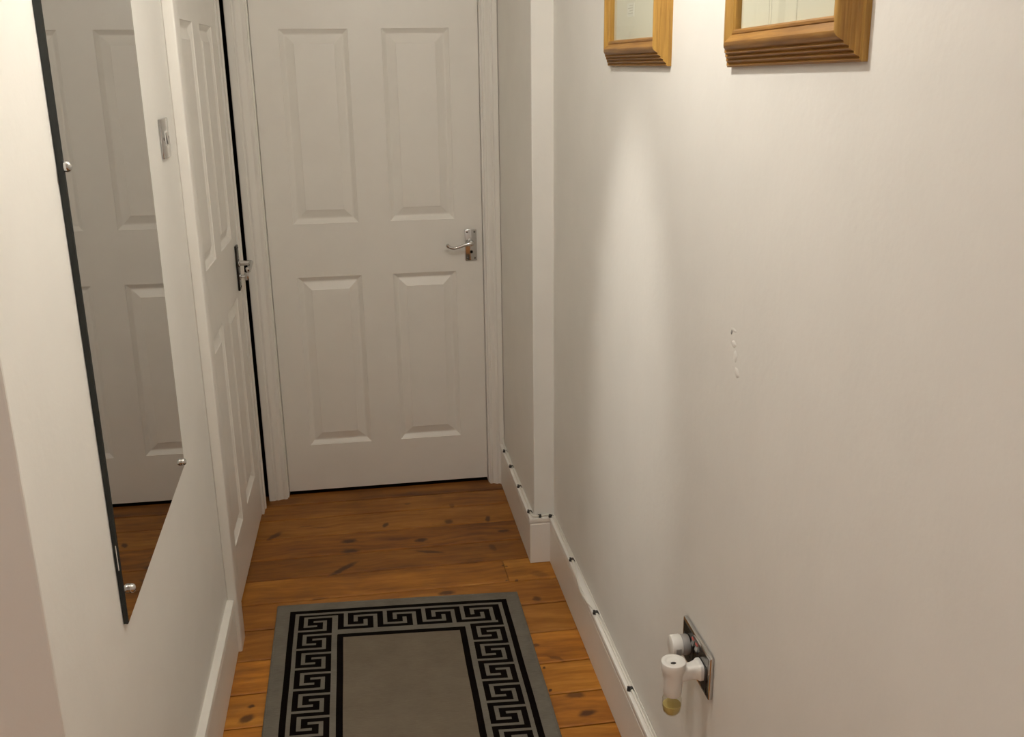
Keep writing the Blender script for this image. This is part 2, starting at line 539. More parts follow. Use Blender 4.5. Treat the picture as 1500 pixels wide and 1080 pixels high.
# small chip and filler bumps on the right wall
def blob(x, y, z, ry, rz, h, mat, tilt=0):
    bm_ = bmesh.new()
    M = Matrix.Translation((x, y, z)) @ Matrix.Rotation(tilt, 4, 'X')
    seg = 14
    rings = []
    for q, hh in ((1.0, 0.0), (0.75, 0.7), (0.4, 0.95)):
        rings.append([bm_.verts.new(M @ Vector((-h * hh, ry * q * math.cos(2 * math.pi * i / seg) * (1 + .2 * math.sin(i * 2.1)), rz * q * math.sin(2 * math.pi * i / seg)))) for i in range(seg)])
    c = bm_.verts.new(M @ Vector((-h, 0, 0)))
    for a, b_ in zip(rings, rings[1:]):
        for i in range(seg):
            bm_.faces.new((a[i], a[(i + 1) % seg], b_[(i + 1) % seg], b_[i]))
    for i in range(seg):
        bm_.faces.new((rings[-1][i], rings[-1][(i + 1) % seg], c))
    return bm_
for (y, z, a, b_, h, mt, nm, tl) in [(-2.120, 1.153, .0028, .0055, .0008, M_grey, 'paint_chip', 0.5),
                                     (-2.132, 1.136, .009, .006, .0011, M_wall, 'filler_bump', 0),
                                     (-2.140, 1.118, .007, .010, .0011, M_wall, 'filler_bump', 0),
                                     (-2.150, 1.094, .010, .008, .0011, M_wall, 'filler_bump', 0.4),
                                     (-2.128, 1.158, .012, .003, .0006, M_wall, 'filler_bump', 0)]:
    obj(nm, blob(XR, y, z, a, b_, h, mt, tl), mt, wall_right, smooth=True)

# ------------------------------------------------------------------ skirting boards
SK = [(0, 0.002), (0.0165, 0.002), (0.0165, 0.138), (0.0145, 0.1405), (0.0145, 0.1440), (0.0180, 0.1465), (0.0190, 0.1520), (0.0188, 0.1585), (0.0176, 0.1618), (0.0165, 0.1622), (0, 0.1635)]
bm = sweep_plan(SK, [(XN, -0.045), (XN, YN), (XR, YN), (XR, -4.999)], 1)
struct(obj('baseboard_right', bm, M_gloss, smooth=True, angle=16), 'white moulded skirting board stepping round the nib under the cable')
bm = sweep_plan(SK, [(XL, -1.050), (XL, YC), (-1.615, YC)], -1)
# room lies to the east of the left wall
bb = struct(obj('baseboard_left', bm, M_gloss, smooth=True, angle=16), 'white moulded skirting board below the mirror')

# ------------------------------------------------------------------ doors
W, HD, TH = 0.762, 1.981, 0.035
UC = [0.091, 0.3195, 0.4325, 0.662]          # panel edges across
VC = [0.195, 0.839, 1.031, 1.684, 1.785, 1.895]  # panel edges up

def door_leaf(parent):
    """Moulded six panel leaf: local x across, z up, front at y = 0 facing -y."""
    bm_ = bmesh.new()
    us = [0, UC[0], UC[1], UC[2], UC[3], W]
    vs2 = [0.012, VC[0], VC[1], VC[2], VC[3], VC[4], VC[5], HD]
    V = {}
    def v(i, j, y):
        k = (i, j, y)
        if k not in V:
            V[k] = bm_.verts.new((us[i], y, vs2[j]))
        return V[k]
    for i in range(5):
        for j in range(7):
            if i in (1, 3) and j in (1, 3, 5):
                continue
            bm_.faces.new((v(i, j, 0), v(i + 1, j, 0), v(i + 1, j + 1, 0), v(i, j + 1, 0)))
    n = 5; m_ = 7
    for i in range(n):
        bm_.faces.new((v(i, 0, 0), v(i, 0, TH), v(i + 1, 0, TH), v(i + 1, 0, 0)))
        bm_.faces.new((v(i, m_, 0), v(i + 1, m_, 0), v(i + 1, m_, TH), v(i, m_, TH)))
    for j in range(m_):
        bm_.faces.new((v(0, j, 0), v(0, j + 1, 0), v(0, j + 1, TH), v(0, j, TH)))
        bm_.faces.new((v(n, j, 0), v(n, j, TH), v(n, j + 1, TH), v(n, j + 1, 0)))
    for i in range(n):
        for j in range(m_):
            bm_.faces.new((v(i, j, TH), v(i, j + 1, TH), v(i + 1, j + 1, TH), v(i + 1, j, TH)))
    obj('leaf', bm_, M_gloss, parent)
    for (u0, u1) in ((UC[0], UC[1]), (UC[2], UC[3])):
        for (v0, v1) in ((VC[0], VC[1]), (VC[2], VC[3]), (VC[4], VC[5])):
            door_panel(parent, u0, u1, v0, v1)

def door_panel(parent, u0, u1, v0, v1):
    bm_ = bmesh.new()
    prof = [(0, 0), (0.0015, 0.0030), (0.004, 0.0042), (0.010, 0.0085), (0.015, 0.0122), (0.018, 0.0128), (0.021, 0.0122), (0.046, 0.0030), (0.0475, 0.0015)]
    prev = None
    for a, d in prof:
        ring = [bm_.verts.new((x, d, z)) for x, z in ((u0 + a, v0 + a), (u1 - a, v0 + a), (u1 - a, v1 - a), (u0 + a, v1 - a))]
        if prev:
            for i in range(4):
                j = (i + 1) % 4
                bm_.faces.new((prev[i], prev[j], ring[j], ring[i]))
        prev = ring
    bm_.faces.new(prev)
    # thin back so that the panel is a solid piece
    for f in bm_.faces:
        pass
    me_o = obj('panel', bm_, M_gloss, parent)
    return me_o

def lever_handle(parent, pw, ph, px, pz, turn=False, edge_mat=None):
    """Backplate with a scroll lever pointing to -x, local frame of the door leaf."""
    pl = mbox(px - pw / 2, px + pw / 2, -0.007, 0.0, pz - ph / 2, pz + ph / 2, bevel=0.0022)
    plate = obj('handle_plate', pl, edge_mat or M_chrome, parent, smooth=True)
    plate['label'] = 'chrome lever handle on its backplate'
    # collar + neck
    b2 = bmesh.new()
    zc = pz + ph * 0.10
    lathe(b2, [(0, -0.0065), (0.0135, -0.0065), (0.0135, -0.010), (0.0095, -0.0125), (0.0085, -0.030), (0.0095, -0.046), (0.0088, -0.0515), (0, -0.053)],
          24, Matrix.Translation((px, 0, zc)) @ Matrix(((1, 0, 0, 0), (0, 0, 1, 0), (0, 1, 0, 0), (0, 0, 0, 1))))
    neck = obj('neck', b2, M_chrome, plate, smooth=True)
    b3 = bmesh.new()
    pts = [(px + 0.006, -0.046, zc), (px - 0.006, -0.0475, zc + 0.001), (px - 0.022, -0.048, zc - 0.002), (px - 0.040, -0.048, zc - 0.008),
           (px - 0.058, -0.047, zc - 0.013), (px - 0.074, -0.047, zc - 0.013), (px - 0.086, -0.046, zc - 0.007), (px - 0.092, -0.046, zc + 0.001)]
    sp = smooth_path(pts, 5)
    rad = [0.0085 - 0.0030 * min(1, i / (len(sp) * 0.4)) + (0.0012 if i > len(sp) * 0.8 else 0) for i in range(len(sp))]
    rad[0] = 0.005; rad[-1] = 0.003
    tube(b3, sp, rad, 14)
    obj('lever', b3, M_chrome, plate, smooth=True)
    for sx in (-1, 1):
        for sz in (-1, 1):
            b4 = bmesh.new()
            lathe(b4, [(0, -0.0066), (0.0030, -0.0068), (0.0034, -0.0074), (0.0024, -0.0082), (0, -0.0085)], 12,
                  Matrix.Translation((px + sx * (pw / 2 - 0.008), 0, pz + sz * (ph / 2 - 0.009))) @ Matrix(((1, 0, 0, 0), (0, 0, 1, 0), (0, 1, 0, 0), (0, 0, 0, 1))))
            obj('screw', b4, M_dchrome, plate, smooth=True)
    if turn:
        b5 = bmesh.new()
        Mt = Matrix.Translation((px, 0, pz - ph * 0.20)) @ Matrix(((1, 0, 0, 0), (0, 0, 1, 0), (0, 1, 0, 0), (0, 0, 0, 1)))
        lathe(b5, [(0, -0.0065), (0.012, -0.0065), (0.012, -0.010), (0.006, -0.012), (0.006, -0.024), (0, -0.024)], 20, Mt)
        box(b5, px - 0.0035, px + 0.0035, -0.036, -0.022, pz - ph * 0.20 - 0.013, pz - ph * 0.20 + 0.013, bevel=0.0015)
        obj('thumb_turn', b5, M_chrome, plate, smooth=True)
    else:
        b5 = bmesh.new()
        lathe(b5, [(0, -0.0066), (0.0065, -0.0067), (0.0065, -0.0080), (0.0040, -0.0082), (0.0036, -0.0070), (0, -0.0070)], 16,
              Matrix.Translation((px + 0.001, 0, pz - ph * 0.22)) @ Matrix(((1, 0, 0, 0), (0, 0, 1, 0), (0, 1, 0, 0), (0, 0, 0, 1))))
        obj('keyhole_cover', b5, M_dchrome, plate, smooth=True)
    return plate

d1 = empty('door_1', (0.0, 0.0, 0.0))
struct(d1, 'white six-panel door closing the far end of the hallway')
door_leaf(d1)
lever_handle(d1, 0.043, 0.114, 0.719, 0.934)

ang = math.atan2(0.014, W)
d2 = empty('door_2', (-0.1035, DY0, 0.0), (0, 0, R(90) - ang))
struct(d2, 'white six-panel door in the left wall standing slightly proud of its frame')
for ch in list(d1.children):
    if ch.name.startswith(('leaf', 'panel')):
        c = ch.copy(); link(c); c.parent = d2
hp = lever_handle(d2, 0.042, 0.150, 0.722, 0.925, turn=True, edge_mat=M_plate)
hp['label'] = 'chrome lever and thumb turn on a dark-looking long backplate'

# hinges of the far door (its left edge shows none in the photograph, so none are built)

# ------------------------------------------------------------------ architraves
# (across from inner edge, depth from wall)
AR = [(0, 0), (0, 0.0115), (0.004, 0.0140), (0.010, 0.0140), (0.014, 0.0120), (0.019, 0.0135), (0.024, 0.0170), (0.029, 0.0200), (0.034, 0.0200), (0.036, 0.0180), (0.040, 0.0180), (0.043, 0.0215), (0.060, 0.0215), (0.063, 0.0190), (0.063, 0)]
def arch_leg(name, label, base, du, dn, z1, scale=1.0, z0=-0.004):
    bm_ = bmesh.new()
    a = [bm_.verts.new(Vector(base) + Vector(du) * u * scale + Vector(dn) * d + Vector((0, 0, z0))) for u, d in AR]
    b_ = [bm_.verts.new(Vector(base) + Vector(du) * u * scale + Vector(dn) * d + Vector((0, 0, z1))) for u, d in AR]
    k = len(AR)
    for i in range(k):
        j = (i + 1) % k
        bm_.faces.new((a[i], a[j], b_[j], b_[i]))
    bm_.faces.new(a); bm_.faces.new(b_[::-1])
    o = obj(name, bm_, M_gloss, smooth=True, angle=25)
    struct(o, label)
    return o
def head_casing(name, p, q, dn, w=0.063):
    bm_ = bmesh.new()
    P, Q = Vector(p), Vector(q)
    rings = [[bm_.verts.new(X + Vector((0, 0, u)) + Vector(dn) * d) for u, d in AR] for X in (P, Q)]
    k = len(AR)
    for i in range(k):
        j = (i + 1) % k
        bm_.faces.new((rings[0][i], rings[0][j], rings[1][j], rings[1][i]))
    bm_.faces.new(rings[0]); bm_.faces.new(rings[1][::-1])
    return struct(obj(name, bm_, M_gloss, smooth=True, angle=25))
# far door: lining proud of the leaf, then moulded casing
YA = -0.026
arch_leg('trim_1', 'moulded white casing left of the far door', (-0.006, YA, 0), (-1, 0, 0), (0, -1, 0), 2.052, scale=1.08)
arch_leg('trim_2', 'moulded white casing right of the far door', (W + 0.005, YA, 0), (1, 0, 0), (0, -1, 0), 2.052, scale=0.90)
head_casing('trim_3', (-0.069, YA, 1.990), (W + 0.062, YA, 1.990), (0, -1, 0))
bm = bmesh.new()
box(bm, -0.0690, -0.0016, YA, 0.06, -0.004, 1.999)
box(bm, W + 0.0016, W + 0.0125, YA, 0.06, -0.004, 1.999)
box(bm, -0.0035, W + 0.0035, YA, 0.06, 1.9845, 1.999)
struct(obj('trim_4', bm, M_gloss), 'door lining of the far door')
# left door: casing on the near side, thin moulded strip on the far side
bm = bmesh.new()
box(bm, XL, -0.0735, -1.056, -0.978, -0.004, 2.052, bevel=0.004, seg=3)
struct(obj('trim_5', bm, M_gloss, smooth=True), 'plain white casing on the near side of the left door')
bm = bmesh.new()
box(bm, -0.20, -0.1005, -0.984, DY0 - 0.004, -0.004, 2.012)
box(bm, -0.1005, -0.0860, -0.984, DY0 - 0.016, -0.004, 2.012, bevel=0.002)
struct(obj('trim_6', bm, M_gloss), 'lining on the near side of the left door')
bm = bmesh.new()
box(bm, -0.20, -0.0840, -0.158, -0.112, -0.004, 2.012, bevel=0.002)
box(bm, -0.20, -0.0800, -0.112, -0.096, -0.004, 2.012, bevel=0.003)
box(bm, -0.20, -0.0845, -0.096, -0.0745, -0.004, 2.012, bevel=0.002)
struct(obj('trim_7', bm, M_gloss), 'narrow moulded casing on the far side of the left door')
head_casing('trim_8', (XL, -0.985, 1.995), (XL, -0.080, 1.995), (1, 0, 0))

# ------------------------------------------------------------------ rug
RX, RY = 0.012, -0.841
RW, RL, TK = 0.720, 1.25, 0.006
def rug():
    root = empty('rug', (RX, RY, 0.0))
    blacks = []
    def rect(u0, u1, v0, v1):
        blacks.append((u0, u1, v0, v1))
    # framing lines
    a0, a1 = 0.0365, 0.0530
    b0, b1 = 0.1765, 0.1940
    for (p, q) in ((a0, a1), (b0, b1)):
        rect(p, RW - p, p, q); rect(p, RW - p, RL - q, RL - p)
        rect(p, q, p, RL - p); rect(RW - q, RW - p, p, RL - p)
    s0, s1 = 0.064, 0.161
    # black bands that carry the key pattern
    rect(s0, RW - s0, s0, s1 - 0.008); rect(s0, s1, s0, RL - s0); rect(RW - s1, RW - s0, s0, RL - s0)
    rect(s0, RW - s0, RL - s1 + 0.008, RL - s0)
    greys = []
    cw = (s1 - s0) / 7.0
    def side_unit(u, v, per):
        ch = per / 8.0
        k = 0.80
        def g(c0, c1, r0, r1, ext0=0, ext1=0):
            pu = (1 - k) / 2 * cw; pv = (1 - k) / 2 * ch
            greys.append((u + c0 * cw + pu - ext0, u + c1 * cw - pu + ext1, v + r0 * ch + pv, v + r1 * ch - pv))
        g(1, 7, 0, 1, 0, 0.006); g(1, 2, 0, 5); g(1, 4, 4, 5)
        g(0, 6, 6, 7, 0.006, 0); g(5, 6, 2, 7); g(3, 6, 2, 3)
    def top_unit(u, v, per, hh):
        cwt = per / 8.0; ch = hh / 7.0
        k = 0.82
        def g(c0, c1, r0, r1, e0=0, e1=0):
            pu = (1 - k) / 2 * cwt; pv = (1 - k) / 2 * ch
            greys.append((u + c0 * cwt + pu, u + c1 * cwt - pu, v + r0 * ch + pv - e0, v + r1 * ch - pv + e1))
        g(0, 1, 0, 6, 0.006, 0); g(0, 5, 5, 6); g(4, 5, 3, 6)
        g(6, 7, 1, 7, 0, 0.008); g(2, 7, 1, 2); g(2, 3, 1, 4)
    per = 0.0945
    # left column starts at the corner
    v = s0 + per / 8 * 0.75
    while v + per < RL - s0 + 0.02:
        side_unit(s0, v, per); v += per
    # gap between the corner unit and the top band
    greys.append((s1, s1 + 0.0165, s0 + 0.009, s1 + 0.02))
    tu = 0.1145
    for i in range(4):
        top_unit(0.1935 + i * tu, s0, tu, s1 - 0.008 - s0)
    # right column starts under the top band
    v = s1 + 0.0175
    while v + per < RL - s0 + 0.02:
        side_unit(RW - s1, v, per); v += per
    greys.append((RW - s1, RW - s0 - cw * 1.0, s1 - 0.008, s1 + 0.003))
    # far (near camera) band, out of the picture: same key
    for i in range(4):
        top_unit(0.1935 + i * tu, RL - s1 + 0.008, tu, s1 - 0.008 - s0)
    ue, ve = {0.0, RW}, {0.0, RL}
    for r in blacks + greys:
        ue.update((round(max(0, r[0]), 5), round(min(RW, r[1]), 5))); ve.update((round(max(0, r[2]), 5), round(min(RL, r[3]), 5)))
    def clean(s, L_):
        s = sorted(x for x in s if 0 <= x <= L_)
        o = [s[0]]
        for x in s[1:]:
            if x - o[-1] > 0.0004:
                o.append(x)
        return o
    us, vss = clean(ue, RW), clean(ve, RL)
    bm_ = bmesh.new()
    def lift(u, v):
        return TK + 0.0006 * math.sin(u * 7 + 1) * math.sin(v * 5) * min(1, u / .05, (RW - u) / .05)
    def XY(u, v):
        edge = 0.0003 * math.sin(v * 21)
        return (u + edge * (1 if u < RW / 2 else -1) - 0.010 * v * (u / RW) + 0.004 * v, -v - 0.062 * u + 0.010 * (u / RW) * (1 - u / RW))
    grid = [[bm_.verts.new((*XY(u, v), lift(u, v))) for v in vss] for u in us]
    def inside(r, u, v):
        return r[0] < u < r[1] and r[2] < v < r[3]
    for i in range(len(us) - 1):
        um = (us[i] + us[i + 1]) / 2
        gb = [r for r in blacks if r[0] < um < r[1]]
        gg = [r for r in greys if r[0] < um < r[1]]
        for j in range(len(vss) - 1):
            vm = (vss[j] + vss[j + 1]) / 2
            f = bm_.faces.new((grid[i][j], grid[i + 1][j], grid[i + 1][j + 1], grid[i][j + 1]))
            k = 1 if any(r[2] < vm < r[3] for r in gb) else 0
            if k and any(r[2] < vm < r[3] for r in gg):
                k = 0
            if b1 < um < RW - b1 and b1 < vm < RL - b1:
                k = 2
            f.material_index = k
    # underside and rim
    rim = []
    nu, nv = len(us), len(vss)
    loop = [(i, 0) for i in range(nu)] + [(nu - 1, j) for j in range(1, nv)] + [(i, nv - 1) for i in range(nu - 2, -1, -1)] + [(0, j) for j in range(nv - 2, 0, -1)]
    low = [bm_.verts.new((grid[i][j].co.x, grid[i][j].co.y, 0.0005)) for i, j in loop]
    for k in range(len(loop)):
        m2 = (k + 1) % len(loop)
        a, b_ = grid[loop[k][0]][loop[k][1]], grid[loop[m2][0]][loop[m2][1]]
        bm_.faces.new((a, b_, low[m2], low[k]))
    me_ = obj('woven_pile', bm_, [M_rug, M_rugk, M_rugc], root)
    # stitched binding along the edges
    edge = []
    for (u, v) in [(0, 0), (RW, 0), (RW, RL), (0, RL)]:
        edge.append((u, v))
    bb_ = bmesh.new()
    segs = []
    for k in range(4):
        (ua, va), (ub, vb) = edge[k], edge[(k + 1) % 4]
        n = 24
        for t in range(n):
            s = t / n
            u, v = ua + (ub - ua) * s, va + (vb - va) * s
            segs.append(Vector((*XY(u, v), 0.0042)))
    segs.append(segs[0].copy())
    tube(bb_, segs, 0.0038, 8, flat=0.95)
    obj('binding', bb_, M_rug, root, smooth=True)
    tag(root, 'grey rug with black Greek key border lying on the floorboards', 'rug')
rug()

# ------------------------------------------------------------------ tall frameless mirror on the left wall
def mirror():
    y0, y1, z0, z1 = -2.058, -1.453, 0.0, 1.25
    W_ = y1 - y0
    root = empty('wall_mirror', (XL + 0.004, y0, 0.697), (0, 0, 0))
    # local: y along the wall, z up, x out from the wall; bottom edge rises slightly to the far side
    tl = 0.030                                  # rise of the bottom edge across the width
    def X(z, side=0):                           # front surface leaves the wall slightly towards the top
        return 0.0045 + 0.0030 * z / 0.96
    def P(y, z, dx):
        return (X(z) + dx, y, z + tl * y / W_)
    bm_ = bmesh.new()
    b = 0.0022
    ring_b = [(0, z0), (W_, z0), (W_, z1), (0, z1)]
    A = [bm_.verts.new(P(y, z, -0.004)) for y, z in ring_b]
    B = [bm_.verts.new(P(y, z, -0.0012)) for y, z in ring_b]
    C_ = [bm_.verts.new(P(min(max(y, b), W_ - b), min(max(z, z0 + b), z1 - b), 0)) for y, z in ring_b]
    for a, c in ((A, B), (B, C_)):
        for i in range(4):
            j = (i + 1) % 4
            bm_.faces.new((a[i], a[j], c[j], c[i]))
    bm_.faces.new(C_); bm_.faces.new(A[::-1])
    g = obj('mirror_glass', bm_, [M_mirror, M_mdark], root)
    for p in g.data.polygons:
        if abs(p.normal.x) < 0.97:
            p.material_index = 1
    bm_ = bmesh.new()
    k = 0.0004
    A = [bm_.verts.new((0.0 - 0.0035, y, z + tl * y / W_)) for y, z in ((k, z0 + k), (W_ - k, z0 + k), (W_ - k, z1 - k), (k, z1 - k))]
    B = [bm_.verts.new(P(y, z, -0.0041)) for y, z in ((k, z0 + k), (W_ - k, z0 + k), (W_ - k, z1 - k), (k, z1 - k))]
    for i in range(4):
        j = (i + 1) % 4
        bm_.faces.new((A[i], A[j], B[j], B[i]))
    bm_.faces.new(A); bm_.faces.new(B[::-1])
    obj('gap_shade', bm_, M_mdark, root)  # black wedge in place of the shade between mirror and wall
    for (y, z) in ((0.034, 0.045), (W_ - 0.030, 0.022), (0.004, 0.735), (0.034, z1 - 0.045), (W_ - 0.030, z1 - 0.03)):
        s = bmesh.new()
        x = X(z)
        lathe(s, [(0, 0), (0.0078, 0), (0.0082, 0.002), (0.0078, 0.0055), (0.0055, 0.0085), (0.002, 0.0098), (0, 0.010)], 20,
              axis((x, y, z + tl * y / W_), (1, 0, 0)))
        obj('screw_cap', s, M_chrome, root, smooth=True)
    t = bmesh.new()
    box(t, 0.001, X(0.14) - 0.003, -0.0022, 0.0004, 0.098, 0.142, bevel=0.0006)  # white strip standing in for a reflection in the mirror's edge
    o = obj('edge_reflection', t, M_white, root); o['label'] = 'white strip painted as a reflection on the dark edge'
    tag(root, 'tall frameless mirror with dark edge and chrome screw caps on left wall', 'mirror')
mirror()

# ------------------------------------------------------------------ chrome light switch on the left wall
def switch():
    root = empty('light_switch', (XL, -1.215, 1.415))
    b_ = mbox(0.0, 0.0065, -0.043, 0.043, -0.043, 0.043, bevel=0.0028)
    obj('face_plate', b_, M_chrome, root, smooth=True)
    b_ = mbox(0.0060, 0.0075, -0.014, 0.014, -0.016, 0.016, bevel=0.0005)
    o = obj('switch_surround', b_, M_white, root)
    b_ = bmesh.new()
    pts = [(-0.0105, -0.012, 0.0075), (-0.0105, 0.0, 0.0095), (-0.0105, 0.012, 0.0125)]
    vs3 = []
    for y in (-0.0105, 0.0105):
        vs3.append([b_.verts.new((x, y, z)) for x, z in ((0.0070, -0.012), (0.0122, -0.012), (0.0098, 0.0), (0.0082, 0.012), (0.0070, 0.012))])
    for i in range(5):
        j = (i + 1) % 5
        b_.faces.new((vs3[0][i], vs3[0][j], vs3[1][j], vs3[1][i]))
    b_.faces.new(vs3[0]); b_.faces.new(vs3[1][::-1])
    obj('rocker', b_, M_chrome, root)
    for y in (-0.030, 0.030):
        s = bmesh.new()
        lathe(s, [(0, 0.0062), (0.0036, 0.0064), (0.0034, 0.0074), (0, 0.0078)], 14, axis((0, y, 0), (1, 0, 0)))
        obj('screw', s, M_dchrome, root, smooth=True)
    tag(root, 'chrome light switch on the left wall between mirror and door', 'light switch')
switch()

# ------------------------------------------------------------------ picture frames
FP = [(0.0, 0.0), (0.0, 0.0070), (0.0025, 0.0092), (0.0048, 0.0066), (0.0062, 0.0090), (0.0088, 0.0128), (0.0110, 0.0100), (0.0122, 0.0126), (0.0146, 0.0164), (0.0168, 0.0136), (0.0180, 0.0162), (0.0204, 0.0202), (0.0226, 0.0176), (0.0240, 0.0200), (0.0275, 0.0245), (0.0310, 0.0262), (0.0350, 0.0262), (0.0410, 0.0225), (0.0450, 0.0188), (0.0462, 0.0200), (0.0495, 0.0200), (0.0520, 0.0170), (0.0520, 0.0060), (0.048, 0.0)]
def picture(name, yn, yf, z0, h, roll, label, lines, label_card):
    """yn nearest edge, yf farthest edge, hung on the right wall facing -x."""
    w = yf - yn
    root = empty('picture_frame', (XR, yn, z0), (roll, 0, 0))
    def ring(a, d):
        return [Vector((-d, y, z)) for y, z in ((a, a), (w - a, a), (w - a, h - a), (a, h - a))]
    rings = [ring(a, d) for a, d in FP]
    names = ['frame_rail', 'frame_stile', 'frame_rail', 'frame_stile']
    for s in range(4):
        b_ = bmesh.new()
        A = [b_.verts.new(r[s]) for r in rings]
        B = [b_.verts.new(r[(s + 1) % 4]) for r in rings]
        k = len(A)
        for i in range(k):
            j = (i + 1) % k
            b_.faces.new((A[i], A[j], B[j], B[i]))
        b_.faces.new(A); b_.faces.new(B[::-1])
        obj(names[s], b_, M_fw_h if s % 2 == 0 else M_fw_v, root, smooth=True, angle=28)
    e = 0.0525
    b_ = mbox(-0.0085, -0.0022, e - .002, w - e + .002, e - .002, h - e + .002)
    art = obj('mount_board', b_, M_paper, root)
    b_ = mbox(-0.0125, -0.0105, e - .0015, w - e + .0015, e - .0015, h - e + .0015)
    obj('glass', b_, M_glass, root)
    for (y, ww) in lines:
        b_ = mbox(-0.0088, -0.0085, y, y + ww, e, h - e)
        obj('reflection_line', b_, M_line, art)  # thin strips painted in as faint reflections of the glass
    if label_card:
        y, z, cw_, ch_ = label_card
        b_ = mbox(-0.0090, -0.0085, y, y + cw_, z, z + ch_)
        obj('caption_card', b_, M_label, art)
        for q in range(4):
            b_ = mbox(-0.0093, -0.0090, y + cw_ * 0.16, y + cw_ * (0.85 - 0.2 * (q % 2)), z + ch_ * (0.22 + 0.19 * q), z + ch_ * (0.28 + 0.19 * q))
            obj('caption_line', b_, M_line, art)
    tag(root, label, 'picture', kind=None)
    return root
picture('a', -2.476, -2.062, 1.560, 0.54, R(-0.9), 'picture nearer the camera in ribbed oak frame, cream sheet with faint vertical reflections painted on',
        [(0.175, 0.0012), (0.255, 0.0010), (0.262, 0.0008)], None)
picture('b', -1.766, -1.338, 1.555, 0.54, R(0), 'picture nearer the far door in ribbed oak frame, cream sheet with a small caption card',
        [], (0.222, 0.095, 0.052, 0.026))

# ------------------------------------------------------------------ cable on the skirting with its clips
def cable():
    root = empty('wall_cable', (0.0, 0.0, 0.0))
    zt = 0.1667
    pts = [(XN - 0.006, -0.052, 0.186), (XN - 0.0075, -0.075, 0.176), (XN - 0.008, -0.13, zt + .002), (XN - 0.0075, -0.28, zt), (XN - 0.008, -0.46, zt), (XN - 0.008, -0.60, zt), (XN - 0.0095, -0.672, zt + .001),
           (XN - 0.004, -0.6995, zt + .001), (XN + 0.014, -0.7005, zt), (XN + 0.035, -0.6965, zt), (XR - 0.018, -0.6985, zt), (XR - 0.0085, -0.712, zt), (XR - 0.0075, -0.78, zt), (XR - 0.008, -0.90, zt), (XR - 0.0095, -1.008, zt),
           (XR - 0.0145, -1.08, zt - .001), (XR - 0.0205, -1.17, 0.158), (XR - 0.0185, -1.235, 0.161), (XR - 0.0095, -1.305, zt), (XR - 0.0078, -1.45, zt), (XR - 0.0078, -1.645, zt), (XR - 0.0078, -1.95, zt), (XR - 0.0078, -2.3, zt),
           (XR - 0.0078, -3.2, zt), (XR - 0.0078, -4.4, zt), (XR - 0.0078, -4.98, zt)]
    b_ = bmesh.new()
    tube(b_, smooth_path(pts, 5), 0.0030, 10)
    obj('cable_sheath', b_, M_cable, root, smooth=True)
    # second thinner cable held by the same clips along the near stretch
    p2 = [(XR - 0.0030, -0.715, zt + .004), (XR - 0.0030, -1.008, zt + .0045), (XR - 0.0028, -1.305, zt + .0045), (XR - 0.0030, -1.645, zt + .0045), (XR - 0.0030, -2.4, zt + .0045), (XR - 0.0030, -4.98, zt + .0045)]
    b_ = bmesh.new()
    tube(b_, smooth_path(p2, 6), 0.0016, 8)
    obj('thin_cable', b_, M_cable, root, smooth=True)
    def clip(x, y, z, d, n):
        """saddle across the cable: d = direction of the cable, n = away from the wall."""
        d = Vector(d); n = Vector(n); u = Vector((0, 0, 1))
        b2 = bmesh.new()
        prof = []
        for k in range(9):
            a = math.pi * k / 8
            prof.append((math.cos(a) * 0.0062, -0.0004 + math.sin(a) * 0.0080))
        inner = [(c_ * 0.68, s * 0.74) for c_, s in prof]
        L0, L1 = -0.0050, 0.0050
        def W3(c_, s, l):
            return Vector((x, y, z - 0.0028)) + n * c_ + u * s + d * l
        rows = [[b2.verts.new(W3(c_, s, l)) for c_, s in prof + inner[::-1]] for l in (L0, L1)]
        k = len(rows[0])
        for i in range(k):
            j = (i + 1) % k
            b2.faces.new((rows[0][i], rows[0][j], rows[1][j], rows[1][i]))
        for r_ in rows:
            h_ = k // 2
            for i in range(h_ - 1):
                b2.faces.new((r_[i], r_[i + 1], r_[k - 2 - i], r_[k - 1 - i]))
        # nail boss beside the cable on the open side
        M = Matrix.Translation(Vector((x, y, z - 0.003)) + n * 0.0072)
        lathe(b2, [(0, 0), (0.0040, 0), (0.0040, 0.0060), (0.0018, 0.0066), (0.0018, 0.0090), (0.0034, 0.0094), (0.0034, 0.0106), (0, 0.0110)], 10, M)
        return obj('cable_clip', b2, M_clip, root, smooth=True)
    for y in (-0.13, -0.28, -0.46, -0.664):
        clip(XN - 0.0080, y, zt, (0, 1, 0), (-1, 0, 0))
    clip(XN + 0.016, YN - 0.0105, zt, (1, 0, 0), (0, -1, 0))
    clip(XR - 0.0125, YN - 0.0190, zt, (0.6, -0.8, 0), (-0.8, -0.6, 0))
    for y in (-1.008, -1.305, -1.645, -2.05, -2.45, -2.85):
        clip(XR - 0.0078, y, zt, (0, 1, 0), (-1, 0, 0))
    tag(root, 'white cable clipped along the top of the right skirting board', 'cable')
cable()

